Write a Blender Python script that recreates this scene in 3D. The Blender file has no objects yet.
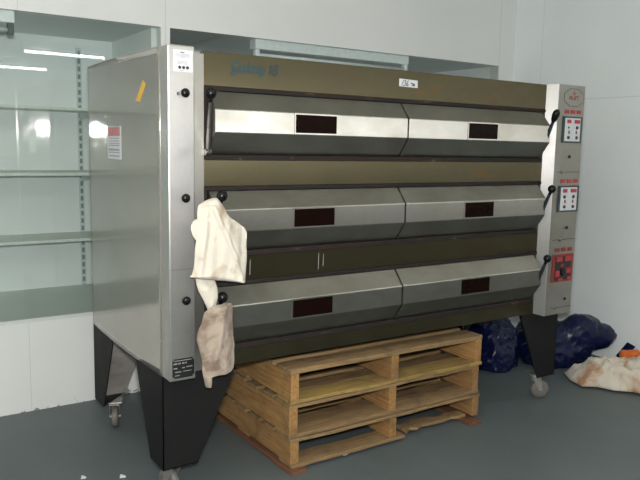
import bpy, bmesh, math, random
from mathutils import Vector, Matrix, noise
random.seed(7)
SC = bpy.context.scene
COL = SC.collection
PI = math.pi

# ------------------------------------------------------------------ mesh helpers
class MB:
    """collects shapes and links them as ONE mesh object"""
    def __init__(s):
        s.v = []; s.f = []
    def add(s, vs, fs):
        b = len(s.v); s.v += [tuple(p) for p in vs]; s.f += [tuple(i + b for i in f) for f in fs]; return s
    def box(s, x0, x1, y0, y1, z0, z1):
        vs = [(x, y, z) for z in (z0, z1) for y in (y0, y1) for x in (x0, x1)]
        return s.add(vs, [(0, 2, 3, 1), (4, 5, 7, 6), (0, 1, 5, 4), (2, 6, 7, 3), (0, 4, 6, 2), (1, 3, 7, 5)])
    def hexa(s, bot, top):
        vs = list(bot) + list(top); n = len(bot)
        fs = [tuple(reversed(range(n))), tuple(range(n, 2 * n))]
        fs += [(i, (i + 1) % n, (i + 1) % n + n, i + n) for i in range(n)]
        return s.add(vs, fs)
    def cyl(s, p0, p1, r0, r1=None, n=20):
        p0 = Vector(p0); p1 = Vector(p1); r1 = r0 if r1 is None else r1
        w = (p1 - p0).normalized(); a = w.orthogonal().normalized(); b = w.cross(a)
        vs = []
        for p, r in ((p0, r0), (p1, r1)):
            vs += [p + (a * math.cos(2 * PI * i / n) + b * math.sin(2 * PI * i / n)) * r for i in range(n)]
        return s.add(vs, [tuple(reversed(range(n))), tuple(range(n, 2 * n))] + [(i, (i + 1) % n, (i + 1) % n + n, i + n) for i in range(n)])
    def lathe(s, c, axis, prof, n=28):
        c = Vector(c); w = Vector(axis).normalized(); a = w.orthogonal().normalized(); b = w.cross(a)
        vs = []; fs = []; m = len(prof)
        for (r, h) in prof:
            vs += [c + w * h + (a * math.cos(2 * PI * i / n) + b * math.sin(2 * PI * i / n)) * r for i in range(n)]
        for j in range(m - 1):
            fs += [(j * n + i, j * n + (i + 1) % n, (j + 1) * n + (i + 1) % n, (j + 1) * n + i) for i in range(n)]
        fs += [tuple(reversed(range(n))), tuple(range((m - 1) * n, m * n))]
        return s.add(vs, fs)
    def sphere(s, c, r, n=20, sc=(1, 1, 1)):
        c = Vector(c); m = n // 2; vs = []; fs = []
        for j in range(m + 1):
            t = PI * j / m
            for i in range(n):
                p = 2 * PI * i / n
                vs.append(c + Vector((sc[0] * math.sin(t) * math.cos(p), sc[1] * math.sin(t) * math.sin(p), sc[2] * math.cos(t))) * r)
        for j in range(m):
            fs += [(j * n + i, (j + 1) * n + i, (j + 1) * n + (i + 1) % n, j * n + (i + 1) % n) for i in range(n)]
        return s.add(vs, fs)
    def tube(s, path, r, n=10):
        path = [Vector(p) for p in path]; vs = []; fs = []
        for k, p in enumerate(path):
            d = (path[min(k + 1, len(path) - 1)] - path[max(k - 1, 0)]).normalized()
            a = d.cross(Vector((0.31, 0.2, 0.93))).normalized(); b = d.cross(a)
            rr = r[k] if isinstance(r, (list, tuple)) else r
            vs += [p + (a * math.cos(2 * PI * i / n) + b * math.sin(2 * PI * i / n)) * rr for i in range(n)]
        for k in range(len(path) - 1):
            fs += [(k * n + i, k * n + (i + 1) % n, (k + 1) * n + (i + 1) % n, (k + 1) * n + i) for i in range(n)]
        fs += [tuple(reversed(range(n))), tuple(range((len(path) - 1) * n, len(path) * n))]
        return s.add(vs, fs)
    def ribbon(s, pts, w, y, x0, z0, sc, shear=0.0, th=0.0006):
        """a pen stroke lying on a plane facing -Y: pts are (u, v) in letter units"""
        P = [Vector((x0 + (u + shear * v) * sc, z0 + v * sc)) for u, v in pts]
        for k, (a, b) in enumerate(zip(P[:-1], P[1:])):
            d = b - a
            if d.length < 1e-7: continue
            d = d.normalized(); n = Vector((-d.y, d.x)) * w * .5; e = d * w * .3
            q = [a - e - n, b + e - n, b + e + n, a - e + n]
            s.hexa([(p.x, y, p.y) for p in q], [(p.x, y - th - (len(s.f) % 97) * 4e-6, p.y) for p in q])
        return s
    def build(s, name, mat, parent=None, bevel=0, smooth=False, subsurf=0, solid=0):
        me = bpy.data.meshes.new(name); me.from_pydata(s.v, [], s.f); me.update()
        bm = bmesh.new(); bm.from_mesh(me); bmesh.ops.recalc_face_normals(bm, faces=bm.faces); bm.to_mesh(me); bm.free()
        if smooth:
            for p in me.polygons: p.use_smooth = True
        me.materials.append(mat)
        o = bpy.data.objects.new(name, me); COL.objects.link(o)
        if parent is not None: o.parent = parent
        if solid:
            m = o.modifiers.new('thick', 'SOLIDIFY'); m.thickness = solid; m.offset = 0
        if bevel:
            m = o.modifiers.new('bevel', 'BEVEL'); m.width = bevel; m.segments = 2; m.limit_method = 'ANGLE'; m.harden_normals = False
        if subsurf:
            m = o.modifiers.new('sub', 'SUBSURF'); m.levels = subsurf; m.render_levels = subsurf
        return o

def thing(name, label, cat, loc=(0, 0, 0), group=None):
    o = bpy.data.objects.new(name, None); COL.objects.link(o); o.location = loc; o.empty_display_size = .1
    return tag(o, label, cat, group)
def tag(o, label, cat, group=None, kind=None):
    o['label'] = label; o['category'] = cat
    if group: o['group'] = group
    if kind: o['kind'] = kind
    return o
def struct(o):
    o['kind'] = 'structure'; return o

# ------------------------------------------------------------------ materials
def nm(name):
    m = bpy.data.materials.new(name); m.use_nodes = True
    nt = m.node_tree; b = nt.nodes['Principled BSDF']; return m, nt, b
def coords(nt, scale=(1, 1, 1), rand=False):
    tc = nt.nodes.new('ShaderNodeTexCoord'); mp = nt.nodes.new('ShaderNodeMapping')
    mp.inputs['Scale'].default_value = scale
    nt.links.new(tc.outputs['Object'], mp.inputs['Vector'])
    if rand:
        oi = nt.nodes.new('ShaderNodeObjectInfo'); mu = nt.nodes.new('ShaderNodeMath'); mu.operation = 'MULTIPLY'; mu.inputs[1].default_value = 37.0
        nt.links.new(oi.outputs['Random'], mu.inputs[0]); nt.links.new(mu.outputs[0], mp.inputs['Location'])
    return mp.outputs['Vector']
def noise_tex(nt, vec, scale, detail=4, rough=.55, dist=0):
    n = nt.nodes.new('ShaderNodeTexNoise'); n.inputs['Scale'].default_value = scale; n.inputs['Detail'].default_value = detail
    n.inputs['Roughness'].default_value = rough; n.inputs['Distortion'].default_value = dist
    nt.links.new(vec, n.inputs['Vector']); return n.outputs['Fac']
def ramp(nt, fac, stops):
    r = nt.nodes.new('ShaderNodeValToRGB'); e = r.color_ramp.elements
    while len(e) < len(stops): e.new(.5)
    for k, (p, c) in enumerate(stops):
        e[k].position = p; e[k].color = (c, c, c, 1) if isinstance(c, (int, float)) else (*c, 1)
    nt.links.new(fac, r.inputs['Fac']); return r.outputs['Color']
def mix(nt, fac, a, b, mode='MIX'):
    m = nt.nodes.new('ShaderNodeMix'); m.data_type = 'RGBA'; m.blend_type = mode
    for idx, x in ((0, fac), (6, a), (7, b)):
        if isinstance(x, (int, float)): m.inputs[idx].default_value = x
        elif isinstance(x, tuple): m.inputs[idx].default_value = (*x, 1)
        else: nt.links.new(x, m.inputs[idx])
    return m.outputs[2]
def bump(nt, b, h, strength=.2, dist=.01):
    n = nt.nodes.new('ShaderNodeBump'); n.inputs['Strength'].default_value = strength; n.inputs['Distance'].default_value = dist
    nt.links.new(h, n.inputs['Height']); nt.links.new(n.outputs[0], b.inputs['Normal'])
def plain(name, c, rough=.5, metal=0, spec=.5, coat=0):
    m, nt, b = nm(name); b.inputs['Base Color'].default_value = (*c, 1); b.inputs['Roughness'].default_value = rough
    b.inputs['Metallic'].default_value = metal; b.inputs['Specular IOR Level'].default_value = spec; b.inputs['Coat Weight'].default_value = coat
    v = coords(nt); f = noise_tex(nt, v, 35, 3)
    nt.links.new(mix(nt, ramp(nt, f, [(.3, 0), (.7, 1)]), c, tuple(x * .86 for x in c)), b.inputs['Base Color'])
    return m
def steel(name, c, dirt, rough=.34, amount=.6, brush=(1, 1, 26), metal=.92, stain=None, aniso=0, tangent=None, coat=None, bumpy=True):
    m, nt, b = nm(name); b.inputs['Metallic'].default_value = metal
    v = coords(nt, brush); fine = noise_tex(nt, v, 28, 4)
    v2 = coords(nt, (1, 1, 1.6)); big = noise_tex(nt, v2, 3.1, 6, .6, .4)
    col = mix(nt, ramp(nt, big, [(.38, 0), (.68, amount)]), c, dirt)
    col = mix(nt, ramp(nt, fine, [(.3, .0), (.75, .28)]), col, tuple(x * .72 for x in c))
    if stain:
        sc, thr, sz = stain
        s = noise_tex(nt, coords(nt, (.6, 1, 1.5)), sz, 7, .65, .6)
        col = mix(nt, ramp(nt, s, [(thr, 0), (thr + .1, .85)]), col, sc)
    nt.links.new(col, b.inputs['Base Color'])
    r = nt.nodes.new('ShaderNodeMapRange'); nt.links.new(big, r.inputs['Value'])
    r.inputs['From Min'].default_value = .3; r.inputs['From Max'].default_value = .7
    r.inputs['To Min'].default_value = rough - .05; r.inputs['To Max'].default_value = rough + .09
    nt.links.new(r.outputs[0], b.inputs['Roughness'])
    if tangent:
        b.inputs['Anisotropic'].default_value = aniso
        tv = nt.nodes.new('ShaderNodeCombineXYZ')
        for i in range(3): tv.inputs[i].default_value = tangent[i]
        nt.links.new(tv.outputs[0], b.inputs['Tangent'])
    if coat:
        b.inputs['Coat Weight'].default_value = coat[0]; b.inputs['Coat Roughness'].default_value = coat[1]
    if bumpy: bump(nt, b, fine, .03, .002)
    return m
def painted(name, c, rough=.5, seams=(), spec=.4, tone=.06, dirt=False):
    """painted panel with optional dark joints at constant object x / z"""
    m, nt, b = nm(name); b.inputs['Roughness'].default_value = rough; b.inputs['Specular IOR Level'].default_value = spec
    v = coords(nt); n1 = noise_tex(nt, v, 1.3, 4); n2 = noise_tex(nt, v, 24, 3)
    col = mix(nt, ramp(nt, n1, [(.35, 0), (.7, 1)]), c, tuple(x * (1 - tone) for x in c))
    col = mix(nt, ramp(nt, n2, [(.66, 0), (.8, .25)]), col, tuple(x * .8 for x in c))
    tc = nt.nodes.new('ShaderNodeTexCoord'); sp = nt.nodes.new('ShaderNodeSeparateXYZ'); nt.links.new(tc.outputs['Object'], sp.inputs[0])
    for ax, val, w in seams:
        a = nt.nodes.new('ShaderNodeMath'); a.operation = 'SUBTRACT'; a.inputs[1].default_value = val; nt.links.new(sp.outputs[ax], a.inputs[0])
        d = nt.nodes.new('ShaderNodeMath'); d.operation = 'ABSOLUTE'; nt.links.new(a.outputs[0], d.inputs[0])
        l = nt.nodes.new('ShaderNodeMath'); l.operation = 'LESS_THAN'; l.inputs[1].default_value = w; nt.links.new(d.outputs[0], l.inputs[0])
        k = nt.nodes.new('ShaderNodeMath'); k.operation = 'MULTIPLY'; k.inputs[1].default_value = .45; nt.links.new(l.outputs[0], k.inputs[0])
        col = mix(nt, k.outputs[0], col, tuple(x * .62 for x in c))
    if dirt:                                          # scuffs and flaked paint along the foot of the wall
        n3 = noise_tex(nt, coords(nt, (1, 1, 1.4)), 26, 4, .6); mr = nt.nodes.new('ShaderNodeMapRange'); nt.links.new(sp.outputs[2], mr.inputs['Value'])
        mr.inputs['From Min'].default_value = .0; mr.inputs['From Max'].default_value = .06; mr.inputs['To Min'].default_value = .24; mr.inputs['To Max'].default_value = 0
        ad = nt.nodes.new('ShaderNodeMath'); ad.operation = 'ADD'; nt.links.new(n3, ad.inputs[0]); nt.links.new(mr.outputs[0], ad.inputs[1])
        col = mix(nt, ramp(nt, ad.outputs[0], [(.785, 0), (.81, .8)]), col, (.10, .11, .14))
    nt.links.new(col, b.inputs['Base Color'])
    return m

M = {}
TX = (1, 0, 0); TXY = (.75, .66, 0)
M['steel'] = steel('clean_steel', (.57, .56, .54), (.42, .40, .36), .40, .6, (14, 14, 1), .95, None, .6, TXY)
M['steel_return'] = steel('lit_return_steel', (.82, .81, .79), (.66, .64, .60), .55, .6, (14, 14, 1), .9, None, 1.0, (0, 1, 0))  # flash brightness of the post return painted in as a paler steel
M['steel_control'] = steel('dimmed_control_steel', (.36, .345, .305), (.30, .28, .24), .36, .6, (14, 14, 1), .9, None, .3, TX)  # post front painted darker for the angle at which it catches the flash
M['steel_side'] = steel('side_steel', (.43, .405, .365), (.36, .335, .30), .1, .6, (1, 26, 1), .66, bumpy=False)
M['steel_panel'] = steel('heat_tinted_steel', (.118, .104, .060), (.088, .070, .042), .36, .8, (1, 1, 22), .9, ((.20, .085, .025), .605, 2.6), .95, TX)
M['steel_door'] = steel('door_steel', (.375, .368, .335), (.27, .26, .215), .5, .75, (1, 1, 22), .95, None, 1.0, TX)
M['steel_column'] = steel('column_steel', (.36, .35, .32), (.28, .265, .23), .42, .6, (14, 14, 1), .92, None, .7, TX)
M['rust'] = steel('rusted_rail', (.006, .0045, .004), (.02, .009, .006), .8, 1.0, (3, 3, 3), .0, ((.15, .08, .045), .6, 14))
M['slot'] = plain('dark_oven_slot', (.02, .015, .014), .7)
M['black_steel'] = steel('black_leg_steel', (.007, .007, .008), (.014, .013, .012), .62, .7, (1, 1, 1), .0)
M['black_steel'].node_tree.nodes['Principled BSDF'].inputs['Specular IOR Level'].default_value = .22
M['black_plastic'] = plain('black_plastic_knob', (.005, .005, .006), .25, 0, .3)
M['chrome'] = plain('worn_chrome', (.30, .29, .28), .35, 1)
M['glass_dark'] = plain('oven_window_glass', (.008, .003, .002), .25, 0, .08)
M['castor_wheel'] = plain('castor_rubber', (.16, .15, .135), .5)
M['castor_steel'] = steel('castor_steel', (.62, .61, .58), (.22, .18, .14), .4, .8, (3, 3, 3), .8)
M['sticker'] = plain('sticker_white', (.70, .70, .74), .5)
M['sticker_grey'] = plain('sticker_print_grey', (.36, .37, .40), .6)
M['ink'] = plain('sticker_print_black', (.03, .03, .035), .6)
M['plate_black'] = plain('data_plate_black', (.012, .012, .013), .4)
M['plate_print'] = plain('data_plate_print', (.40, .40, .38), .4, .4)
M['red'] = plain('red_button', (.40, .035, .04), .4)
M['red_dim'] = plain('red_panel', (.25, .028, .024), .45)
M['pink'] = plain('faded_red_print', (.62, .24, .25), .55)
M['yellow'] = plain('yellow_tape', (.78, .48, .07), .5)
M['teal'] = plain('teal_lettering', (.022, .062, .075), .5)
M['navy'] = plain('dark_blue_lettering', (.028, .045, .055), .5)
M['panel_white'] = plain('control_face_white', (.60, .62, .64), .4)
M['panel_frame'] = plain('control_frame_dark', (.02, .035, .04), .4)
M['green'] = plain('green_lamp', (.06, .30, .16), .4)
M['fixture'] = plain('fixture_white_enamel', (.80, .84, .85), .35)
M['fixture_dark'] = plain('fixture_lampholder_dark', (.06, .08, .08), .5)
M['tube_off'] = plain('unlit_fluorescent_tube', (.72, .76, .77), .25)
M['shelf'] = plain('shelf_grey_white', (.74, .77, .73), .45)
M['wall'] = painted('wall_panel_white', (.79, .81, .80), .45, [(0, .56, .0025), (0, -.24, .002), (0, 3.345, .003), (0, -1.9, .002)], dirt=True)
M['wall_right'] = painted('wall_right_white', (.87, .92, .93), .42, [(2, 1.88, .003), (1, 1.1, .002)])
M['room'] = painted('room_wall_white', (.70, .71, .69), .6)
M['alcove'] = painted('alcove_pale_green', (.83, .865, .86), .4)
M['alcove_ceiling'] = painted('alcove_ceiling_grey', (.72, .78, .79), .6, [(0, .95, .02)])
M['sill'] = painted('display_sill_grey', (.64, .69, .665), .5)
M['ceiling'] = painted('ceiling_cream', (.88, .86, .75), .7)
M['added_dado'] = painted('added_dado_dark', (.12, .12, .11), .6)  # for the added dado behind the camera

def floor_mat():
    m, nt, b = nm('vinyl_floor'); v = coords(nt)
    n1 = noise_tex(nt, v, 2.2, 6, .6); n2 = noise_tex(nt, v, 90, 3); n3 = noise_tex(nt, coords(nt, (1, 3, 1)), 7, 6, .65)
    col = mix(nt, ramp(nt, n1, [(.3, 0), (.7, 1)]), (.078, .098, .103), (.105, .127, .131))
    col = mix(nt, ramp(nt, n3, [(.55, 0), (.75, .5)]), col, (.11, .13, .132))
    col = mix(nt, ramp(nt, n2, [(.3, 0), (.75, .6)]), col, (.13, .15, .155))
    nt.links.new(col, b.inputs['Base Color']); b.inputs['Roughness'].default_value = .48; b.inputs['Specular IOR Level'].default_value = .4
    bump(nt, b, n2, .12, .003); return m
M['floor'] = floor_mat()

def wood(name, a, c, dark):
    m, nt, b = nm(name)
    v = coords(nt, (.7, 14, 14), True); g = noise_tex(nt, v, 5, 6, .65, .6)
    v2 = coords(nt, (1, 1, 1), True); d = noise_tex(nt, v2, 7, 6, .7, .8)
    col = mix(nt, ramp(nt, g, [(.36, 0), (.64, 1)]), a, c)
    col = mix(nt, ramp(nt, d, [(.5, 0), (.7, .6)]), col, dark)
    oi = nt.nodes.new('ShaderNodeObjectInfo')
    col = mix(nt, ramp(nt, oi.outputs['Random'], [(0, 0), (1, .35)]), col, (.14, .085, .045))
    nt.links.new(col, b.inputs['Base Color']); b.inputs['Roughness'].default_value = .75
    bump(nt, b, g, .25, .004); return m
def wood_y(name, *k):
    m = wood(name, *k)
    for n in m.node_tree.nodes:
        if n.type == 'MAPPING' and n.inputs['Scale'].default_value[1] > 5: n.inputs['Scale'].default_value = (14, .7, 14)
    return m
M['wood'] = wood('pallet_pine', (.36, .235, .105), (.19, .12, .058), (.06, .042, .027))
M['wood_y'] = wood_y('pallet_pine_stringer', (.42, .235, .08), (.25, .125, .042), (.10, .058, .028))
M['wood_yellow'] = wood('pallet_pine_yellowed', (.44, .30, .07), (.24, .155, .055), (.08, .055, .03))
M['wood_red'] = wood_y('pallet_skid_reddish', (.19, .07, .03), (.13, .05, .024), (.06, .03, .02))

def cloth(name, c, stain, thr, size):
    m, nt, b = nm(name); v = coords(nt)
    s = noise_tex(nt, v, size, 5, .6, .5); w = noise_tex(nt, v, 160, 2)
    col = mix(nt, ramp(nt, s, [(thr, 0), (thr + .16, .8)]), c, stain)
    nt.links.new(col, b.inputs['Base Color']); b.inputs['Roughness'].default_value = .9; b.inputs['Specular IOR Level'].default_value = .15
    b.inputs['Sheen Weight'].default_value = .2
    bump(nt, b, w, .25, .003); return m
M['rag_white'] = cloth('white_rag_cotton', (.62, .575, .49), (.33, .22, .13), .55, 8)
M['rag_beige'] = cloth('beige_rag_cotton', (.36, .30, .24), (.15, .10, .075), .44, 10)
M['sheet'] = cloth('stained_sheet', (.60, .55, .47), (.36, .15, .04), .5, 6.5)
M['orange'] = cloth('orange_cloth', (.62, .15, .03), (.35, .08, .03), .6, 8)
M['paper'] = plain('paper_scrap', (.75, .75, .72), .7)
def bag_mat():
    m, nt, b = nm('blue_bag_plastic'); v = coords(nt); f = noise_tex(nt, v, 9, 5, .6)
    nt.links.new(mix(nt, ramp(nt, f, [(.3, 0), (.7, 1)]), (.003, .005, .028), (.006, .011, .055)), b.inputs['Base Color'])
    b.inputs['Roughness'].default_value = .22; b.inputs['Specular IOR Level'].default_value = .3
    bump(nt, b, noise_tex(nt, v, 14, 3, .5, 1.5), .55, .015); return m
M['bag'] = bag_mat()
def pane_mat():
    m = bpy.data.materials.new('window_glass'); m.use_nodes = True; nt = m.node_tree; nt.nodes.clear()
    o = nt.nodes.new('ShaderNodeOutputMaterial'); mx = nt.nodes.new('ShaderNodeMixShader'); t = nt.nodes.new('ShaderNodeBsdfTransparent')
    g = nt.nodes.new('ShaderNodeBsdfGlossy'); fr = nt.nodes.new('ShaderNodeFresnel'); fr.inputs['IOR'].default_value = 1.75
    g.inputs['Roughness'].default_value = .012; t.inputs['Color'].default_value = (.95, .975, .965, 1)
    ge = nt.nodes.new('ShaderNodeNewGeometry'); iv = nt.nodes.new('ShaderNodeMath'); iv.operation = 'SUBTRACT'; iv.inputs[0].default_value = 1; nt.links.new(ge.outputs['Backfacing'], iv.inputs[1])
    ff = nt.nodes.new('ShaderNodeMath'); ff.operation = 'MULTIPLY'; nt.links.new(fr.outputs[0], ff.inputs[0]); nt.links.new(iv.outputs[0], ff.inputs[1])   # one reflection per sheet
    nt.links.new(ff.outputs[0], mx.inputs[0]); nt.links.new(t.outputs[0], mx.inputs[1]); nt.links.new(g.outputs[0], mx.inputs[2]); nt.links.new(mx.outputs[0], o.inputs[0])
    return m
M['pane'] = pane_mat()
def standard_mat():
    m, nt, b = nm('slotted_upright'); tc = nt.nodes.new('ShaderNodeTexCoord'); sp = nt.nodes.new('ShaderNodeSeparateXYZ'); nt.links.new(tc.outputs['Object'], sp.inputs[0])
    md = nt.nodes.new('ShaderNodeMath'); md.operation = 'FRACT'; ml = nt.nodes.new('ShaderNodeMath'); ml.operation = 'MULTIPLY'; ml.inputs[1].default_value = 20
    nt.links.new(sp.outputs[2], ml.inputs[0]); nt.links.new(ml.outputs[0], md.inputs[0])
    lt = nt.nodes.new('ShaderNodeMath'); lt.operation = 'LESS_THAN'; lt.inputs[1].default_value = .62; nt.links.new(md.outputs[0], lt.inputs[0])
    ax = nt.nodes.new('ShaderNodeMath'); ax.operation = 'ABSOLUTE'; nt.links.new(sp.outputs[0], ax.inputs[0])
    l2 = nt.nodes.new('ShaderNodeMath'); l2.operation = 'LESS_THAN'; l2.inputs[1].default_value = .0085; nt.links.new(ax.outputs[0], l2.inputs[0])
    an = nt.nodes.new('ShaderNodeMath'); an.operation = 'MULTIPLY'; nt.links.new(lt.outputs[0], an.inputs[0]); nt.links.new(l2.outputs[0], an.inputs[1])
    nt.links.new(mix(nt, an.outputs[0], (.62, .67, .66), (.20, .25, .25)), b.inputs['Base Color']); b.inputs['Roughness'].default_value = .5
    return m
M['upright'] = standard_mat()
def tube_mat(st):
    m, nt, b = nm('lit_fluorescent_tube'); b.inputs['Base Color'].default_value = (.9, .9, .9, 1)
    b.inputs['Emission Color'].default_value = (.97, .985, 1, 1); b.inputs['Emission Strength'].default_value = st; return m
M['tube_on'] = tube_mat(32)

# ------------------------------------------------------------------ the room
BW = 1.375                    # face of the back wall
XR = 3.52                     # face of the right wall
XL, YN, CZ = -4.6, -10.5, 3.0 # left wall, near wall, ceiling height
AD, AZ0, AZ1 = 2.2, .525, 2.16   # display alcoves: back face, sill height, head height
b = MB(); b.box(XL, XR, YN, BW, -.1, 0); struct(b.build('floor', M['floor']))
b = MB(); b.box(XL - .1, XR + .1, YN - .1, AD + .15, CZ, CZ + .1); struct(b.build('ceiling', M['ceiling']))
b = MB()
b.box(XL, XR, BW, BW + .09, 0, AZ0 - .02)                 # plinth below the display windows
b.box(XL, XR, BW, BW + .09, AZ1, CZ)                      # header above them
b.box(.532, .588, BW, BW + .07, AZ0 - .02, AZ1)            # mullion
b.box(3.345, XR, BW, BW + .09, AZ0 - .02, AZ1)
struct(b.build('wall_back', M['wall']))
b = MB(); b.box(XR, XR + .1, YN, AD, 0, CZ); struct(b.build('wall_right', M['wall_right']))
b = MB(); b.box(XR - .012, XR, YN, -1.15, 0, 1.15); o = struct(b.build('added_dado_right', M['added_dado']))  # unseen dado, added so the lower doors mirror something dark
b = MB(); b.box(XL, XR - .013, YN, YN + .012, 0, 1.15); o = struct(b.build('added_dado_near', M['added_dado']))  # the same added dado on the near wall
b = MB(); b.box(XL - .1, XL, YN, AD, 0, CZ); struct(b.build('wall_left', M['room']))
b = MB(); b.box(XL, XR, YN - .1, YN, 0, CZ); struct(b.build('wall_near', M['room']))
b = MB()
b.box(XL, XR, AD, AD + .1, AZ0 - .1, AZ1 + .1)            # back of both alcoves
b.box(.502, .588, BW + .075, AD, AZ0, AZ1); b.box(3.345, XR, BW + .09, AD, AZ0, AZ1)
struct(b.build('wall_alcove', M['alcove']))
b = MB(); b.box(XL, XR, BW + .09, AD, AZ1, AZ1 + .08); struct(b.build('ceiling_alcove', M['alcove_ceiling']))
b = MB(); b.box(XL, XR, BW + .002, AD, AZ0 - .02, AZ0); struct(b.build('trim_1', M['sill']))
PANES = [(-.76, .532, 0), (.588, 3.345, 0), (-2.05, -.76, 0), (-4.6, -2.05, 0)]
for k, (a, c, tilt) in enumerate(PANES):      # sliding sheets
    L = c - a - .002; b = MB(); b.box(-L, 0, 0, .006, AZ0 + .0005, AZ1 - .0005); o = struct(b.build('window_%d' % (k + 1), M['pane']))
    o.location = (c - .001, BW + .012 + (.03 if k > 1 else 0), 0); o.rotation_euler = (0, 0, -math.radians(tilt))
# shelves behind the left display window
def shelf(z0, z1, label):
    t = thing('display_shelf', label, 'shelf', (-1.2, 2.0, z0), 'shelves behind the display window')
    b = MB(); b.box(-2.6, 1.67, -.15, .196, 0, z1 - z0); b.build('board', M['shelf'], t, .002)
    for x in (1.478, -.2, -1.9):
        b = MB(); b.hexa([(x - .004, .185, -.05), (x - .004, .185, -.001), (x - .004, -.12, -.001), (x - .004, -.12, -.012)],
                         [(x + .004, .185, -.05), (x + .004, .185, -.001), (x + .004, -.12, -.001), (x + .004, -.12, -.012)])
        b.build('bracket', M['upright'], t)
shelf(1.682, 1.699, 'topmost pale shelf behind the glass, level with the flash glare')
shelf(1.283, 1.304, 'middle pale shelf behind the glass left of the oven')
shelf(.872, .891, 'lowest pale shelf behind the glass, just above the grey sill')
o = MB(); o.box(-.016, .016, -.012, 0, AZ0, 2.10); u = o.build('slotted_upright', M['upright']); u.location = (.278, AD, 0)
tag(u, 'tall slotted shelf upright fixed to the alcove back wall', 'shelf upright')

# unlit battens just inside the display windows
def batten(x0, x1, label):
    t = thing('batten_light', label, 'light fitting', (x0, 1.43, AZ1), 'unlit battens in the display windows')
    L = x1 - x0
    b = MB(); b.box(0, L, -.03, .05, -.062, 0); b.build('housing', M['fixture'], t, .004)
    for x in (0.004, L - .034):
        b = MB(); b.box(x, x + .03, -.024, .012, -.118, -.062); b.build('lampholder', M['fixture_dark'] if x0 < 0 else M['fixture'], t, .003)
    b = MB(); b.cyl((.034, -.006, -.097), (L - .034, -.006, -.097), .013); b.build('tube', M['tube_off'], t, 0, True)
batten(-1.49, -.25, 'unlit white batten light above the shelves at top left')
batten(1.165, 2.43, 'unlit white batten light showing above the oven top')

# lit battens on the ceiling of the room (far two mirror in the glass, near two added for brightness)
def ceiling_batten(x0, y, label):
    t = thing('ceiling_batten', label, 'light fitting', (x0, y, CZ), 'lit ceiling battens')
    b = MB(); b.box(0, 1.26, -.06, .06, -.075, 0); b.build('housing', M['fixture'], t, .004)
    for sgn in (-1, 1):
        b = MB(); q = [(sgn * .045, -.105), (sgn * .05, -.108), (sgn * .15, -.012), (sgn * .145, -.008)]
        b.hexa([(0, y, h) for y, h in q], [(1.26, y, h) for y, h in q]); b.build('reflector_wing', M['fixture'], t)
    for x in (0, 1.23):
        b = MB(); b.box(x, x + .03, -.02, .02, -.19, -.075); b.build('lampholder', M['fixture'], t, .003)
    b = MB(); b.cyl((.03, 0, -.165), (1.23, 0, -.165), .019); b.build('tube', M['tube_on'], t, 0, True)
ceiling_batten(1.24, -6.2, 'lit batten light whose tube mirrors as the longer streak')
ceiling_batten(.94, -8.9, 'lit batten light whose tube mirrors as the lower streak')
ceiling_batten(1.6, -2.0, 'added unseen batten light nearest the oven, right of the camera')  # added out of view to brighten the header and oven front
ceiling_batten(-2.3, -2.0, 'added unseen batten light left of the camera')  # second added lamp, also only for more light in the room

# ------------------------------------------------------------------ the deck oven
B, H, W, D, P = .56, 1.30, 2.4716, .979, .083
oven = thing('deck_oven', 'large stainless steel three deck bakery oven on black legs', 'oven')
def z(k): return B + k
def dish(y, zq):                                      # the thin sheet of the side bellies out a little
    return -.0124 * math.sin(PI * min(max(y / D, 0), 1))
b = MB(); NY, NZ = 40, 44; vs = []; fs = []
for j in range(NZ + 1):
    for i in range(NY + 1): vs.append((dish(D * i / NY, B + H * j / NZ), D * i / NY, B + H * j / NZ))
for j in range(NZ):
    for i in range(NY): a = j * (NY + 1) + i; fs.append((a, a + 1, a + NY + 2, a + NY + 1))
b.add(vs, fs)
sp = b.build('side_panel', M['steel_side'], oven, 0, True)
md = sp.modifiers.new('sheet', 'SOLIDIFY'); md.thickness = .004; md.offset = -1 if sp.data.polygons[0].normal.x < 0 else 1
b = MB(); b.box(W - .02, W, 0, D, B, B + H); b.build('side_panel', M['steel_side'], oven, .003)
b = MB(); b.box(.02, W - .02, .041, D, B + H - .014, B + H - .003); b.build('top_cover', M['steel_column'], oven)
b = MB(); b.box(.02, W - .02, D - .012, D, B, B + H - .012); b.build('back_panel', M['steel_column'], oven)
b = MB(); b.box(.02, W - .02, .04, D - .012, B, B + H - .012); b.build('baking_chambers', M['slot'], oven)
CX0, CX1 = .184, 2.243
for (a, c) in ((.1, CX0), (CX1 + .0005, W - .02)):
    b = MB(); b.box(a, c, 0, .04, B, B + H - .012); b.build('front_column', M['steel_column'], oven, .002)
PITCH = .4
Z0 = [.873 - PITCH * k for k in range(3)]; Z1 = [1.165 - PITCH * k for k in range(3)]
lab = ['olive tinted top fascia with lettering', 'rust stained strip below the top deck', None, 'olive strip under the lowest deck']
for k, (a, c) in enumerate(((Z1[0], H), (Z1[1], Z0[0]), (Z1[2], Z0[1]), (0, Z0[2]))):
    b = MB(); b.box(CX0, CX1, 0, .04, B + a, B + c); o = b.build('front_panel', M['steel_panel'], oven, .002)
    if lab[k]: o['label'] = lab[k]
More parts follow.
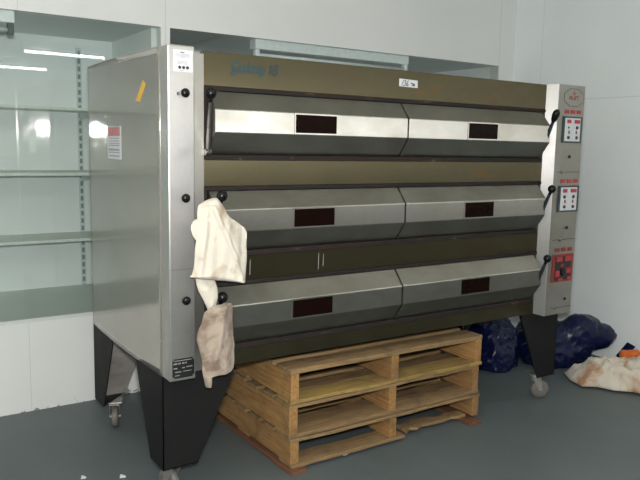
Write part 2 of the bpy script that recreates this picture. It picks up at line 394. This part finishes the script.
# rails of the door openings, doors and their windows
XM = 1.196
for k in range(3):
    z0 = B + Z0[k]; z1 = B + Z1[k]
    b = MB(); b.box(CX0, CX1, -.004, .035, z1 - .017, z1); b.box(CX0, CX0 + .012, -.002, .035, z0, z1); o = b.build('head_rail', M['rust'], oven, .002)
    b = MB(); b.box(CX0, CX1 - .02, -.012, .035, z0 - .002, z0 + .02); o = b.build('sill_rail', M['rust'], oven, .003); o['label'] = 'rusty rail under the doors'
    prof = [(.03, .021), (0, .021), (-.064, .108), (-.064, .2), (0, .274), (.03, .274)]
    for s, (xa, xb, wa, wb) in enumerate(((.204, XM - .005, .572, .782), (XM + .005, 2.216, 1.589, 1.797))):
        b = MB(); b.hexa([(xa, y, z0 + h) for y, h in prof], [(xb, y, z0 + h) for y, h in prof])
        d = b.build('oven_door', M['steel_door'], oven, .003)
        wz0, wz1 = z0 + .117, z0 + .193
        b = MB(); b.box(wa, wb, -.0655, -.06, wz0, wz1); b.build('door_window', M['glass_dark'], d)
        b = MB(); e = .006
        for (x0, x1, q0, q1) in ((wa - e, wb + e, wz0 - e, wz0), (wa - e, wb + e, wz1, wz1 + e), (wa - e, wa, wz0, wz1), (wb, wb + e, wz0, wz1)):
            b.box(x0, x1, -.067, -.06, q0, q1)
        b.build('window_frame', M['steel_door'], d)
for (x, za, zb) in ((.292, .372, .44), (.392, .385, .45), (.742, .38, .455), (.768, .395, .45)):
    b = MB(); b.hexa([(x, 0, B + za), (x + .0035, 0, B + za), (x + .005, 0, B + zb), (x + .0015, 0, B + zb)], [(x, -.0006, B + za), (x + .0035, -.0006, B + za), (x + .005, -.0006, B + zb), (x + .0015, -.0006, B + zb)])
    b.build('scratch_mark', M['plate_print'], oven)
# levers with ball grips
def lever(pivot, ball, long=False):
    p = Vector(pivot); q = Vector(ball); d = q - p
    side = .004
    n = Vector((0, d.z, -d.y)).normalized() * .011
    b = MB(); e = Vector((side, 0, 0))
    b.hexa([p - n * 1.3 - e, p + n * 1.3 - e, q + n * .6 - e, q - n * .6 - e], [p - n * 1.3 + e, p + n * 1.3 + e, q + n * .6 + e, q - n * .6 + e])
    b.cyl(p - e * 3, p + e * 3, .013); b.cyl(p + d * .45 - e * 1.8, p + d * .45 + e * 1.8, .006)
    l = b.build('door_lever', M['chrome'] if not long else M['panel_frame'], oven, .001)
    b = MB()
    u = d.normalized()
    if long == 'stick':
        b.lathe(q - u * .03, u, [(.008, 0), (.015, .012), (.02, .04), (.019, .058), (.01, .072), (.001, .075)])
    else:
        b.sphere(q, .0225)
        b.cyl(q - u * .034, q - u * .015, .009)
    b.build('lever_knob', M['black_plastic'], l, 0, True)
zz = [B + v for v in Z0]
lever((.194, -.012, zz[0] + .03), (.163, -.108, zz[0] + .255))
lever((.194, -.012, zz[1] + .03), (.204, -.122, zz[1] + .262))
lever((.194, -.012, zz[2] + .03), (.207, -.122, zz[2] + .257))
lever((2.21, -.02, zz[0] + .075), (2.186, -.112, zz[0] + .245), 'stick')
lever((2.21, -.02, zz[1] + .075), (2.192, -.118, zz[1] + .256), True)
lever((2.21, -.02, zz[2] + .075), (2.192, -.118, zz[2] + .27), True)
# posts either side of the doors
b = MB(); b.box(0, .109, -P, 0, B, B + H); pl = b.build('corner_post', M['steel'], oven, .006); pl['label'] = 'bright steel left post with three black knobs'
b = MB(); b.box(2.2425, 2.2455, -P + .002, 0, B, B + H); o = b.build('post_return', M['steel_return'], oven); o['label'] = 'return of the control post, painted paler for the flash light'
b = MB(); b.box(2.246, W, -P, 0, B, B + H); pr_ = b.build('control_post', M['steel_control'], oven, .004); pr_['label'] = 'steel right post carrying the controls'
for zk in (1.684, 1.288, .887):
    b = MB(); b.lathe((.063, -P, zk), (0, -1, 0), [(.006, 0), (.006, .008), (.016, .01), (.0175, .02), (.012, .028), (.002, .03)])
    b.build('post_knob', M['black_plastic'], oven, 0, True)
b = MB(); b.cyl((.04, -P, 1.681), (.04, -P - .006, 1.681), .006); b.build('lock_pin', M['chrome'], oven)
b = MB(); b.box(.001, .108, -P - .0005, -P, 1.008, 1.0105); b.build('panel_joint', M['steel_control'], oven)
# sticker with three dots at the top of the left post
b = MB(); b.box(.022, .1, -P - .0008, -P, 1.762, 1.842); st = b.build('instruction_sticker', M['sticker'], oven)
for i in range(3):
    b = MB(); b.lathe((.048 + .0155 * i, -P - .0008, 1.778), (0, -1, 0), [(.0062, 0), (.0062, .0005)], 18); b.build('printed_dot', M['ink'], st)
b = MB()
b.box(.05, .067, -P - .0012, -P - .0008, 1.8315, 1.8345); b.box(.047, .064, -P - .0012, -P - .0008, 1.7665, 1.7675)
b.build('sticker_print', M['ink'], st)
b = MB()
for (x0, x1, zk) in ((.032, .09, 1.8255), (.032, .086, 1.8215), (.036, .09, 1.8175), (.05, .07, 1.8135), (.036, .082, 1.799), (.04, .08, 1.7945), (.038, .078, 1.79)):
    b.box(x0, x1, -P - .0012, -P - .0008, zk, zk + .0016)
b.build('sticker_print', M['sticker_grey'], st)
# black data plate at the foot of the left post
b = MB(); b.box(.01, .101, -P - .0015, -P, .573, .652); dp = b.build('data_plate', M['plate_black'], oven)
b = MB()
for (x0, x1, zk, h) in ((.018, .09, .643, .003), (.014, .03, .63, .006), (.034, .044, .63, .006), (.05, .06, .63, .006), (.064, .07, .63, .006), (.014, .03, .612, .005), (.05, .062, .612, .004), (.068, .094, .614, .004),
                         (.02, .046, .597, .004), (.054, .09, .598, .0025), (.02, .04, .583, .003)):
    b.box(x0, x1, -P - .002, -P - .0015, zk, zk + h)
for x in (.0135, .0975):
    for zk in (.577, .648): b.cyl((x, -P - .0015, zk), (x, -P - .0025, zk), .003, n=10)
b.build('plate_print', M['plate_print'], dp)
# warning sticker and tape on the side panel
b = MB(); b.box(-.0138, -.0115, .435, .625, 1.42, 1.565); ws = b.build('warning_sticker', M['sticker'], oven)
b = MB(); b.box(-.0143, -.0137, .445, .615, 1.522, 1.558); b.build('sticker_print', M['pink'], ws)
b = MB()
for (zk, h, y0, y1) in ((1.558, .004, .445, .615), (1.498, .004, .46, .6), (1.51, .004, .46, .6), (1.478, .005, .455, .605), (1.487, .004, .455, .605), (1.457, .009, .455, .61), (1.447, .005, .455, .61), (1.431, .006, .455, .61)):
    b.box(-.0143, -.0137, y0, y1, zk, zk + h)
b.build('sticker_print', M['sticker_grey'], ws)
q = [(.245, 1.664), (.2, 1.66), (.135, 1.728), (.165, 1.742)]
b = MB(); b.hexa([(dish(y, zq) - .0016, y, zq) for y, zq in q], [(dish(y, zq) + .0005, y, zq) for y, zq in q])
o = b.build('tape_scrap', M['yellow'], oven); o['label'] = 'scrap of yellow tape'
# lettering on the top fascia
def arc(cx, cy, rx, ry, a0, a1, n=12):
    return [(cx + rx * math.cos(math.radians(a0 + (a1 - a0) * i / n)), cy + ry * math.sin(math.radians(a0 + (a1 - a0) * i / n))) for i in range(n + 1)]
def bowl(x): return arc(x + .3, .36, .3, .36, 50, 400, 18)
script = [
    arc(.52, .74, .46, .42, 40, 270, 16) + arc(.5, .36, .4, .34, 230, 380, 8), [(.5, .5), (.96, .5), (.9, .05), (.7, -.3), (.35, -.4), (.1, -.26)],
    bowl(1.15), [(1.76, .72), (1.74, .12), (1.86, 0), (1.98, .1)],
    [(2.2, 1.16), (2.16, .14), (2.26, 0), (2.4, .1)],
    bowl(2.45), [(3.06, .72), (3.04, .12), (3.16, 0), (3.28, .1)],
    [(3.36, .7), (3.46, .68), (3.74, .02), (3.86, .04)], [(3.88, .7), (3.34, .02)],
    [(4.06, .72), (4.08, .14), (4.22, .02), (4.44, .24)], [(4.54, .72), (4.5, .02), (4.36, -.36), (4.12, -.42), (4.02, -.26)]]
digits = [[(5.24, .86), (5.48, 1.1), (5.44, .0)], arc(6.14, .84, .25, .26, 0, 360, 18), arc(6.12, .29, .31, .29, 0, 360, 20)]
LSC, LX, LZ = .0335, .298, 1.79
b = MB()
for s in script: b.ribbon(s, .0074, -.0002, LX, LZ, LSC, .28)
o = b.build('script_lettering', M['teal'], oven); o['label'] = 'teal script lettering'
b = MB()
for s in digits: b.ribbon(s, .0085, -.0002, LX, LZ - .002, LSC, .2)
o = b.build('numeral_lettering', M['navy'], oven); o['label'] = 'dark blue numerals'
# hand written tag on the fascia
b = MB(); b.hexa([(1.182, 0, 1.785), (1.297, 0, 1.783), (1.296, 0, 1.818), (1.181, 0, 1.821)], [(1.182, -.001, 1.785), (1.297, -.001, 1.783), (1.296, -.001, 1.818), (1.181, -.001, 1.821)])
tg = b.build('price_tag', M['sticker'], oven); tg['label'] = 'white paper tag with handwritten 136'
b = MB()
for s in ([(.15, .0), (.35, 1.0)], [(.6, .9), (.85, 1.0), (1.0, .8), (.8, .56), (1.0, .4), (.95, .1), (.7, .0), (.55, .1)], [(1.55, 1.0), (1.3, .6), (1.25, .2), (1.45, .0), (1.65, .15), (1.6, .4), (1.3, .38)]):
    b.ribbon(s, .0034, -.001, 1.193, 1.789, .025, .25, .0004)
for s in ([(2.4, .6), (2.9, .5)], [(2.65, .55), (2.7, .1)], [(3.0, .5), (3.0, .05)], [(3.0, .5), (3.3, .4), (3.05, .28), (3.4, .2), (3.0, .05)]):
    b.ribbon(s, .004, -.001, 1.193, 1.789, .025, .1, .0004)
b.build('tag_writing', M['ink'], tg)
# control post: badge, seams, lamps and modules
yP = -P
def oct(cx, cz, w, h, y, th, b):
    c = .3
    pts = [(-.5, -.5 + c), (-.5 + c, -.5), (.5 - c, -.5), (.5, -.5 + c), (.5, .5 - c), (.5 - c, .5), (-.5 + c, .5), (-.5, .5 - c)]
    b.hexa([(cx + u * w, y, cz + v * h) for u, v in pts], [(cx + u * w, y - th, cz + v * h) for u, v in pts])
b = MB(); oct(2.375, 1.792, .172, .098, yP, .0012, b); bd = b.build('maker_badge', M['panel_frame'], oven, 0); bd['label'] = 'octagonal badge with small red print'
b = MB(); oct(2.375, 1.792, .166, .092, yP - .0012, .0004, b); b.build('badge_face', M['steel_control'], bd)
b = MB()
y = yP - .0016
X = 2.335
for s in ([(0, 0), (0, 1), (.35, .4), (.7, 1), (.7, 0)], [(1.0, 1), (1.0, 0), (1.5, 0)], [(1.75, 0), (2.0, 1), (2.25, 0)], [(2.55, 0), (2.55, 1), (3.0, 1)], [(2.55, .5), (2.9, .5)], [(3.2, 1), (3.9, 1)], [(3.55, 1), (3.55, 0)]):
    b.ribbon(s, .004, y, X, 1.78, .02, 0, .0004)
b.ribbon([(0, 0), (.5, .9), (1, 0), (.5, -.3), (0, 0)], .004, y, 2.366, 1.812, .016, 0, .0004)
b.build('badge_print', M['red_dim'], bd)
for zk in (1.38, .997, .6):
    b = MB(); b.box(2.268 if zk > .7 else 2.29, W, yP - .0006, yP, zk - .0016, zk + .0016)
    b.build('panel_joint', M['panel_frame'], oven)
for (x, zk) in ((2.312, 1.382), (2.335, .999), (2.33, .602)):
    b = MB(); b.lathe((x, yP, zk), (0, -1, 0), [(.012, 0), (.011, .004), (.004, .007)], 14); b.build('joint_screw', M['chrome'], oven, 0, True)
for (x, zk) in ((2.366, 1.466), (2.385, 1.064), (2.41, .647)):
    b = MB(); b.cyl((x, yP, zk), (x, yP - .006, zk), .008, n=14); b.build('pilot_button', M['black_plastic'], oven)
def module(x0, x1, z0, z1, dark=False):
    b = MB(); b.box(x0, x1, yP - .006, yP, z0, z1); m = b.build('control_module', M['panel_frame'] if not dark else M['red_dim'], oven, .001)
    w, h = x1 - x0, z1 - z0
    m['label'] = 'white faced control with dark border' if not dark else 'red and black control with a round dial'
    b = MB(); b.box(x0 + .1 * w, x1 - .1 * w, yP - .007, yP - .006, z0 + .06 * h, z1 - .06 * h); b.build('control_face', M['panel_white'] if not dark else M['plate_black'], m)
    ft = yP - .0075
    def blk(u0, u1, v0, v1, mat, nme):
        b = MB(); b.box(x0 + u0 * w, x0 + u1 * w, ft - .002, yP - .0065, z0 + v0 * h, z0 + v1 * h); b.build(nme, mat, m)
    def dot(u, v, r, mat, nme):
        b = MB(); b.lathe((x0 + u * w, yP - .0065, z0 + v * h), (0, -1, 0), [(r, 0), (r, .004), (r * .7, .007)], 16); b.build(nme, mat, m)
    if not dark:
        blk(.2, .4, .74, .88, M['red'], 'display'); blk(.58, .86, .74, .88, M['red'], 'display')
        blk(.29, .35, .34, .46, M['red_dim'], 'indicator'); blk(.67, .73, .34, .46, M['red_dim'], 'indicator')
        dot(.72, .58, .0095, M['ink'], 'push_button'); dot(.3, .2, .0095, M['ink'], 'push_button'); dot(.72, .2, .0095, M['ink'], 'push_button')
        dot(.28, .58, .006 if z0 > 1.4 else .0095, M['green'] if z0 > 1.4 else M['ink'], 'push_button')
    else:
        blk(.16, .44, .74, .92, M['red'], 'display'); blk(.58, .9, .74, .92, M['red'], 'display')
        blk(.14, .34, .2, .42, M['red'], 'indicator'); blk(.66, .88, .3, .48, M['red'], 'indicator'); blk(.38, .52, .52, .66, M['red_dim'], 'indicator')
        blk(.3, .5, .03, .14, M['red'], 'indicator'); blk(.74, .9, .06, .16, M['red'], 'indicator')
        dot(.5, .38, .026, M['black_plastic'], 'dial'); dot(.5, .42, .006, M['panel_white'], 'dial_mark')
    for i in range(3):
        u = x0 + w * (.1 + .31 * i)
        zc = z1 + .026
        b = MB(); b.box(u, u + w * .2, yP - .004, yP, zc - .0105, zc + .0105); b.build('red_switch', M['red'] if not dark else M['red_dim'], oven, .001)
module(2.288, 2.456, 1.543, 1.688)
module(2.289, 2.468, 1.155, 1.303)
module(2.28, 2.458, .752, .912, True)
# legs and castors
LT, LB, LZ0 = .32, .152, .158
th = .006
def leg(cx, cy, sx, sy):
    b = MB()
    for f in (0, 1):
        if f == 0: q = [(0, 0), (LT, 0), (LT, -.03), (LB, -(B - LZ0)), (0, -(B - LZ0))]; P3 = lambda u, v, t: (cx + sx * u, cy + sy * t, B + v)
        else: q = [(0, 0), (LT, 0), (LT, -.03), (LB, -(B - LZ0)), (0, -(B - LZ0))]; P3 = lambda u, v, t: (cx + sx * t, cy + sy * u, B + v)
        b.hexa([P3(u, v, 0) for u, v in q], [P3(u, v, th) for u, v in q])
    b.hexa([(cx + sx * u, cy + sy * v, LZ0) for u, v in ((0, 0), (LB, 0), (0, LB))], [(cx + sx * u, cy + sy * v, LZ0 + th) for u, v in ((0, 0), (LB, 0), (0, LB))])
    return b.build('leg', M['black_steel'], oven, .0015)
def castor(x, y, rz):
    e = bpy.data.objects.new('castor', None); COL.objects.link(e); e.parent = oven; e.location = (x, y, 0); e.rotation_euler = (0, 0, rz); e.empty_display_size = .05
    b = MB(); b.box(-.045, .045, -.04, .04, LZ0 - .006, LZ0); b.cyl((0, 0, LZ0 - .006), (0, 0, LZ0 - .022), .028)
    for s in (-1, 1):
        b.hexa([(-.024, s * .022, LZ0 - .02), (.03, s * .022, LZ0 - .02), (.046, s * .022, .05), (.022, s * .022, .05)], [(-.024, s * .026, LZ0 - .02), (.03, s * .026, LZ0 - .02), (.046, s * .026, .05), (.022, s * .026, .05)])
    b.box(-.024, .03, -.026, .026, LZ0 - .024, LZ0 - .02); b.cyl((.034, -.03, .056), (.034, .03, .056), .008)
    b.build('fork', M['castor_steel'], e, .001)
    b = MB(); b.lathe((.034, -.018, .056), (0, 1, 0), [(.02, 0), (.046, .001), (.054, .006), (.056, .018), (.054, .03), (.046, .035), (.02, .036)], 32); b.build('wheel', M['castor_wheel'], e, 0, True)
for (cx, cy, sx, sy, rz) in ((.0, .0, 1, 1, 1.9), (W, 0, -1, 1, -.5), (0, D, 1, -1, 1.2), (W, D, -1, -1, .8)):
    l = leg(cx, cy, sx, sy)
    if cy > .5:                                       # pale plate added to paint the flash-lit inner face of each rear leg
        b = MB(); q = [(.03, -.06), (.29, -.06), (.165, -.37), (.19, -.395), (.03, -.395)]
        b.hexa([(cx + sx * u, cy + sy * .012, B + v) for u, v in q], [(cx + sx * u, cy + sy * .016, B + v) for u, v in q]); o = b.build('leg_lit_face', M['castor_steel'], l); o['label'] = 'added grey plate painting the lit inside of the rear leg'
    castor(cx + sx * .078, cy + sy * .078, rz)

# ------------------------------------------------------------------ pallets
def dup(root, loc, rz, label):
    r = root.copy(); COL.objects.link(r); r.location = loc; r.rotation_euler = (0, 0, rz); r['label'] = label
    for ch in list(root.children):
        c = ch.copy(); COL.objects.link(c); c.parent = r
    return r
PW, PD = 1.215, 1.0
def rough_board(x0, x1, y0, y1, z0, z1, seed, along='x', amp=.004):
    rnd = random.Random(seed); n = 10; vs = []; fs = []
    for i in range(n + 1):
        t = i / n
        a, c = rnd.uniform(-amp, amp), rnd.uniform(-amp, amp); h = rnd.uniform(-.0015, .0015)
        e = rnd.uniform(-.006, .006) if i in (0, n) else 0
        if along == 'x':
            x = x0 + (x1 - x0) * t + e; vs += [(x, y0 + a, z0 + h), (x, y1 + c, z0 + h), (x, y1 + c, z1 + h), (x, y0 + a, z1 + h)]
        else:
            y = y0 + (y1 - y0) * t + e; vs += [(x0 + a, y, z0 + h), (x1 + c, y, z0 + h), (x1 + c, y, z1 + h), (x0 + a, y, z1 + h)]
    for i in range(n):
        for j in range(4): fs.append((4 * i + j, 4 * i + (j + 1) % 4, 4 * i + 4 + (j + 1) % 4, 4 * i + 4 + j))
    fs += [(3, 2, 1, 0), (4 * n, 4 * n + 1, 4 * n + 2, 4 * n + 3)]
    return MB().add(vs, fs)
def pallet(loc, rz, label, zs, seed, bottom, yellow=False, broken=False, skid=False):
    zb, zst, ztp, ztop = zs
    t = thing('wooden_pallet', label, 'pallet', loc, 'wooden pallets stacked under the oven'); t.rotation_euler = (0, 0, rz)
    for k, x in enumerate((0, PW / 2 - .022, PW - .045)):
        rough_board(x, x + .045, 0.003, PD - .003, zst, ztp, seed + k, 'y', .002).build('stringer', M['wood_y'], t, .002)
    ys = [(0, .13), (.165, .255), (.305, .40), (.45, .55), (.60, .69), (.745, .835), (.87, PD)]
    for k, (a, c) in enumerate(ys):
        rough_board(0, PW, a, c, ztp, ztop, seed + 10 + k).build('deck_board', M['wood'], t, .002)
    for k, (a, c) in enumerate(bottom):
        if broken and k == 0:
            rough_board(0, .68, a, c, zb, zst, seed + 20, amp=.005).build('bottom_board', M['wood'], t, .002)
            o = rough_board(.72, PW - .06, a + .055, c, zb, zst, seed + 21, amp=.026).build('bottom_board', M['wood'], t, .002); o['label'] = 'splintered half of the front bottom board'
        else:
            o = rough_board(0, PW, a, c, zb, zst, seed + 20 + k).build('bottom_board', M['wood_yellow'] if yellow and k == 0 else M['wood'], t, .002)
            if yellow and k == 0: o['label'] = 'yellowed front bottom board'
    if skid:
        for k, x in enumerate((-.012, PW - .09)):
            rough_board(x, x + .085, -.028, PD, 0, zb, seed + 40 + k, 'y', .003).build('skid', M['wood_red'], t, .002)
    return t
PX, PY = .6, -.015
bt = [(0, .12), (.43, .55), (.88, 1.0)]
pallet((PX + .006, PY, 0), 0, 'bottom wooden pallet of the stack, resting on the floor', (.02, .038, .144, .1605), 100, bt, False, True, True)
pallet((PX - .004, PY + .003, .1645), .004, 'middle wooden pallet of the stack under the oven', (0, .018, .143, .1605), 200, bt)
pallet((PX, PY, .3285), -.003, 'top wooden pallet of the stack, just under the oven', (0, .018, .142, .165), 300, bt, True)

# ------------------------------------------------------------------ cloths hanging from the levers
def hanging(name, rows, mat, label, folds, seed, nx=26, sub=12, ridges=()):
    """rows: (z, x_left, x_right, y) outline from the top down"""
    vs = []; fs = []; R = []
    for a, c in zip(rows[:-1], rows[1:]):
        for i in range(sub): R.append([a[j] + (c[j] - a[j]) * i / sub for j in range(4)])
    R.append(list(rows[-1]))
    ny = len(R)
    for r, (zq, xl, xr, yq) in enumerate(R):
        for i in range(nx + 1):
            u = i / nx; x = xl + (xr - xl) * u
            f = sum(a * math.sin(k * (x * 60 + zq * sl) + ph) for a, k, ph, sl in folds)
            n = noise.noise(Vector((x * 14 + seed, zq * 9, seed))) * .007
            round_ = -.022 * math.sin(PI * u) * min(1, r / 8)
            for (xa, za, xb, zb, wd, am) in ridges:
                t = min(1, max(0, (za - zq) / (za - zb))); f -= am * math.exp(-((x - xa - (xb - xa) * t) / wd) ** 2) * (1 if za >= zq else 0)
            zj = noise.noise(Vector((x * 22, seed, 3))) * .006 if r in (0, ny - 1) else 0
            vs.append((x + noise.noise(Vector((zq * 16, u * 2, seed))) * .006, yq + f + n + round_, zq + zj))
    for r in range(ny - 1):
        for i in range(nx): fs.append((r * (nx + 1) + i, r * (nx + 1) + i + 1, (r + 1) * (nx + 1) + i + 1, (r + 1) * (nx + 1) + i))
    o = MB().add(vs, fs).build(name, mat, None, 0, True, 1, .004)
    return tag(o, label, 'cloth')
hanging('hanging_rag', [(1.288, .165, .182, -.118), (1.276, .13, .192, -.124), (1.262, .104, .2, -.13), (1.246, .097, .208, -.135), (1.228, .094, .214, -.14), (1.212, .094, .228, -.143), (1.204, .072, .24, -.146), (1.19, .06, .262, -.149), (1.17, .056, .288, -.152),
                        (1.15, .062, .297, -.154), (1.13, .078, .298, -.156), (1.06, .072, .296, -.158), (1.0, .062, .292, -.16), (.992, .053, .291, -.161), (.972, .16, .288, -.161), (.955, .262, .286, -.161)],
        M['rag_white'], 'white stained rag hanging over the middle deck lever', [(.005, .8, .5, 14), (.0018, 2.1, 1.2, -9)], 3, 40, 12, ((.15, 1.26, .262, .98, .008, .013), (.13, 1.26, .09, 1.02, .012, .009)))
hanging('hanging_rag', [(.985, .088, .165, -.132), (.93, .098, .18, -.13), (.895, .118, .182, -.128), (.858, .135, .172, -.128), (.848, .14, .165, -.128)], M['rag_white'],
        'pale rag tail hanging below the white rag', [(.004, 1.4, .2, 6)], 9, 12, 8)
hanging('hanging_rag', [(.868, .15, .236, -.146), (.858, .135, .237, -.148), (.845, .118, .238, -.15), (.80, .105, .24, -.152), (.765, .083, .24, -.154), (.742, .078, .242, -.154), (.70, .092, .247, -.156), (.65, .1, .246, -.156),
                        (.605, .104, .243, -.156), (.592, .107, .232, -.156), (.587, .11, .15, -.155), (.565, .115, .145, -.154), (.548, .12, .136, -.152)],
        M['rag_beige'], 'grubby beige rag hanging over the lowest deck lever', [(.006, .9, 1.1, 10), (.002, 2.2, .4, -7)], 17, 26, 12, ((.2, .86, .13, .6, .012, .01),))

# ------------------------------------------------------------------ bags and cloth on the floor at right
def lump(lobes, seed, sub=6, wr=.05, creases=9, floor=0.004, kx=1):
    bm = bmesh.new(); bmesh.ops.create_icosphere(bm, subdivisions=sub, radius=1)
    c0 = Vector(lobes[0][0])
    def f(p):
        s = 0
        for c, r in lobes:
            q = p - Vector(c); s += math.exp(-2.2 * (q.x * q.x / r[0] ** 2 + q.y * q.y / r[1] ** 2 + q.z * q.z / r[2] ** 2))
        return s - math.exp(-2.2)
    for v in bm.verts:
        d = v.co.normalized(); lo, hi = 0, 2.5
        for _ in range(34):
            m = (lo + hi) / 2
            if f(c0 + d * m) > 0: lo = m
            else: hi = m
        p = c0 + d * lo
        n1 = noise.noise(p * creases + Vector((seed, 0, 0))); n2 = noise.noise(p * creases * 2.3 + Vector((0, seed, 0)))
        ridge = (1 - abs(n1) * 2.2); ridge2 = (1 - abs(n2) * 2.2)
        p = p + d * (wr * (ridge - .5) * .6 + wr * .35 * (ridge2 - .5))
        if p.z < floor: p.z = floor + (p.z - floor) * .02
        v.co = p
    vs = [tuple(v.co) for v in bm.verts]; fs = [tuple(x.index for x in q.verts) for q in bm.faces]; bm.free()
    return MB().add(vs, fs)
o = lump([((2.70, .74, .1), (.19, .22, .25)), ((2.62, .66, .06), (.12, .16, .16)), ((2.78, .86, .1), (.16, .2, .24))], 2.0, 6, .03, 7).build('rubbish_bag', M['bag'], None, 0, True)
tag(o, 'dark blue plastic rubbish bag behind the oven leg, nearer the pallets', 'bag', 'blue rubbish bags')
o = lump([((3.06, .51, .08), (.2, .18, .17)), ((3.26, .39, .225), (.145, .115, .14)), ((3.38, .30, .195), (.1, .08, .085)), ((3.10, .62, .12), (.16, .2, .18)), ((3.2, .42, .09), (.12, .12, .1))], 6.0, 6, .03, 7).build('rubbish_bag', M['bag'], None, 0, True)
tag(o, 'rounded dark blue plastic rubbish bag against the right wall', 'bag', 'blue rubbish bags')

def heap(name, outline, cz, mat, label, cat, seed, hmax, nr=30, na=120, crease=8):
    """a crumpled sheet: outline on the floor, heaped towards the middle"""
    cx = sum(p[0] for p in outline) / len(outline); cy = sum(p[1] for p in outline) / len(outline)
    m = len(outline); vs = [(cx, cy, hmax * 1.0)]; fs = []
    for j in range(1, nr + 1):
        t = j / nr
        for i in range(na):
            u = i / na * m; k = int(u) % m; w = u - int(u); w = w * w * (3 - 2 * w)
            ox = outline[k][0] * (1 - w) + outline[(k + 1) % m][0] * w; oy = outline[k][1] * (1 - w) + outline[(k + 1) % m][1] * w
            x = cx + (ox - cx) * t; yy = cy + (oy - cy) * t
            q = Vector((x * crease, yy * crease, seed)); n1 = 1 - 2 * abs(noise.noise(q)); n2 = 1 - 2 * abs(noise.noise(q * 2.4))
            h = hmax * (1 - t ** 3.2) * (.62 + .45 * n1) + .02 * n2 * (1 - t ** 6) + .012
            vs.append((x, yy, max(.006, h)))
    for i in range(na): fs.append((0, 1 + i, 1 + (i + 1) % na))
    for j in range(nr - 1):
        for i in range(na):
            a = 1 + j * na + i; c = 1 + j * na + (i + 1) % na; fs.append((a, a + na, c + na, c))
    o = MB().add(vs, fs).build(name, mat, None, 0, True, 0, .005)
    return tag(o, label, cat)
heap('stained_sheet', [(2.93, .265), (2.84, .15), (2.80, .03), (2.88, -.03), (2.91, -.12), (2.99, -.2), (3.02, -.31), (3.06, -.40), (3.18, -.36), (3.3, -.44), (3.42, -.22), (3.36, -.02), (3.29, .12), (3.16, .2), (3.03, .255)], 0, M['sheet'],
     'crumpled off-white sheet with orange stains on the floor at right', 'sheet', 4.0, .14)
b = MB(); b.hexa([(3.385, .17, .004), (3.40, .235, .004), (3.49, .165, .165), (3.475, .10, .155)], [(3.375, .175, .012), (3.39, .24, .012), (3.48, .17, .175), (3.465, .105, .165)])
o = b.build('plastic_flap', M['bag'], None, .004, False, 0); tag(o, 'stiff folded flap of dark blue plastic against the right wall', 'plastic sheet')
o = lump([((3.385, .095, .065), (.035, .04, .08)), ((3.41, .06, .13), (.055, .03, .024)), ((3.365, .115, .115), (.032, .03, .03))], 11.0, 4, .014, 16, .02).build('orange_rag', M['orange'], None, 0, True)
tag(o, 'small crumpled orange rag lying on the stained sheet', 'rag')
for (x, y, s, lb) in ((-.212, .431, .012, 'white paper scrap on the floor nearest the left edge'), (-.061, .351, .014, 'white paper scrap on the floor left of the front leg'),
                      (.933, .02, .011, 'white scrap on the floor in front of the pallets'), (1.234, .162, .008, 'white scrap on the floor under the bottom pallet')):
    if y == .162: continue
    b = MB(); b.hexa([(x - s, y - s * .6, .001), (x + s, y - s, .001), (x + s * .8, y + s, .001), (x - s * .4, y + s * .8, .001)], [(x - s * .9, y - s * .5, .004), (x + s * .8, y - s, .009), (x + s * .6, y + s, .004), (x - s * .4, y + s * .7, .01)])
    tag(b.build('paper_scrap', M['paper']), lb, 'scrap', 'scraps on the floor')

# ------------------------------------------------------------------ light
cam_loc = Vector((-.98924, -2.61224, .93577 + B))
fl = bpy.data.lights.new('camera_flash', 'POINT'); fl.energy = 320; fl.shadow_soft_size = .05; fl.color = (1, .99, .975)
fo = bpy.data.objects.new('camera_flash', fl); COL.objects.link(fo); fo.location = cam_loc + Vector((.01, .02, .13))
w = bpy.data.worlds.new('world'); SC.world = w; w.use_nodes = True
w.node_tree.nodes['Background'].inputs[0].default_value = (.6, .65, .7, 1); w.node_tree.nodes['Background'].inputs[1].default_value = .05

# ------------------------------------------------------------------ camera
yaw, pitch, roll = .587546, .133269, .020584
cy_, sy_, cp_, sp_, cr_, sr_ = math.cos(yaw), math.sin(yaw), math.cos(pitch), math.sin(pitch), math.cos(roll), math.sin(roll)
fwd = Vector((sy_ * cp_, cy_ * cp_, -sp_)); right = Vector((cy_, -sy_, 0)); up = right.cross(fwd)
r2 = right * cr_ + up * sr_; u2 = up * cr_ - right * sr_
cd = bpy.data.cameras.new('camera'); co = bpy.data.objects.new('camera', cd); COL.objects.link(co)
co.matrix_world = Matrix(((r2.x, u2.x, -fwd.x, cam_loc.x), (r2.y, u2.y, -fwd.y, cam_loc.y), (r2.z, u2.z, -fwd.z, cam_loc.z), (0, 0, 0, 1)))
cd.sensor_width = 36; cd.lens = 699.42 * 36 / 640; cd.clip_start = .05
SC.camera = co
vs_ = SC.view_settings; vs_.view_transform = 'Standard'; vs_.look = 'None'; vs_.gamma = 1; vs_.exposure = 0; vs_.use_curve_mapping = False
SC.cycles.use_denoising = True; SC.cycles.caustics_reflective = False; SC.cycles.caustics_refractive = False; SC.cycles.sample_clamp_indirect = 0
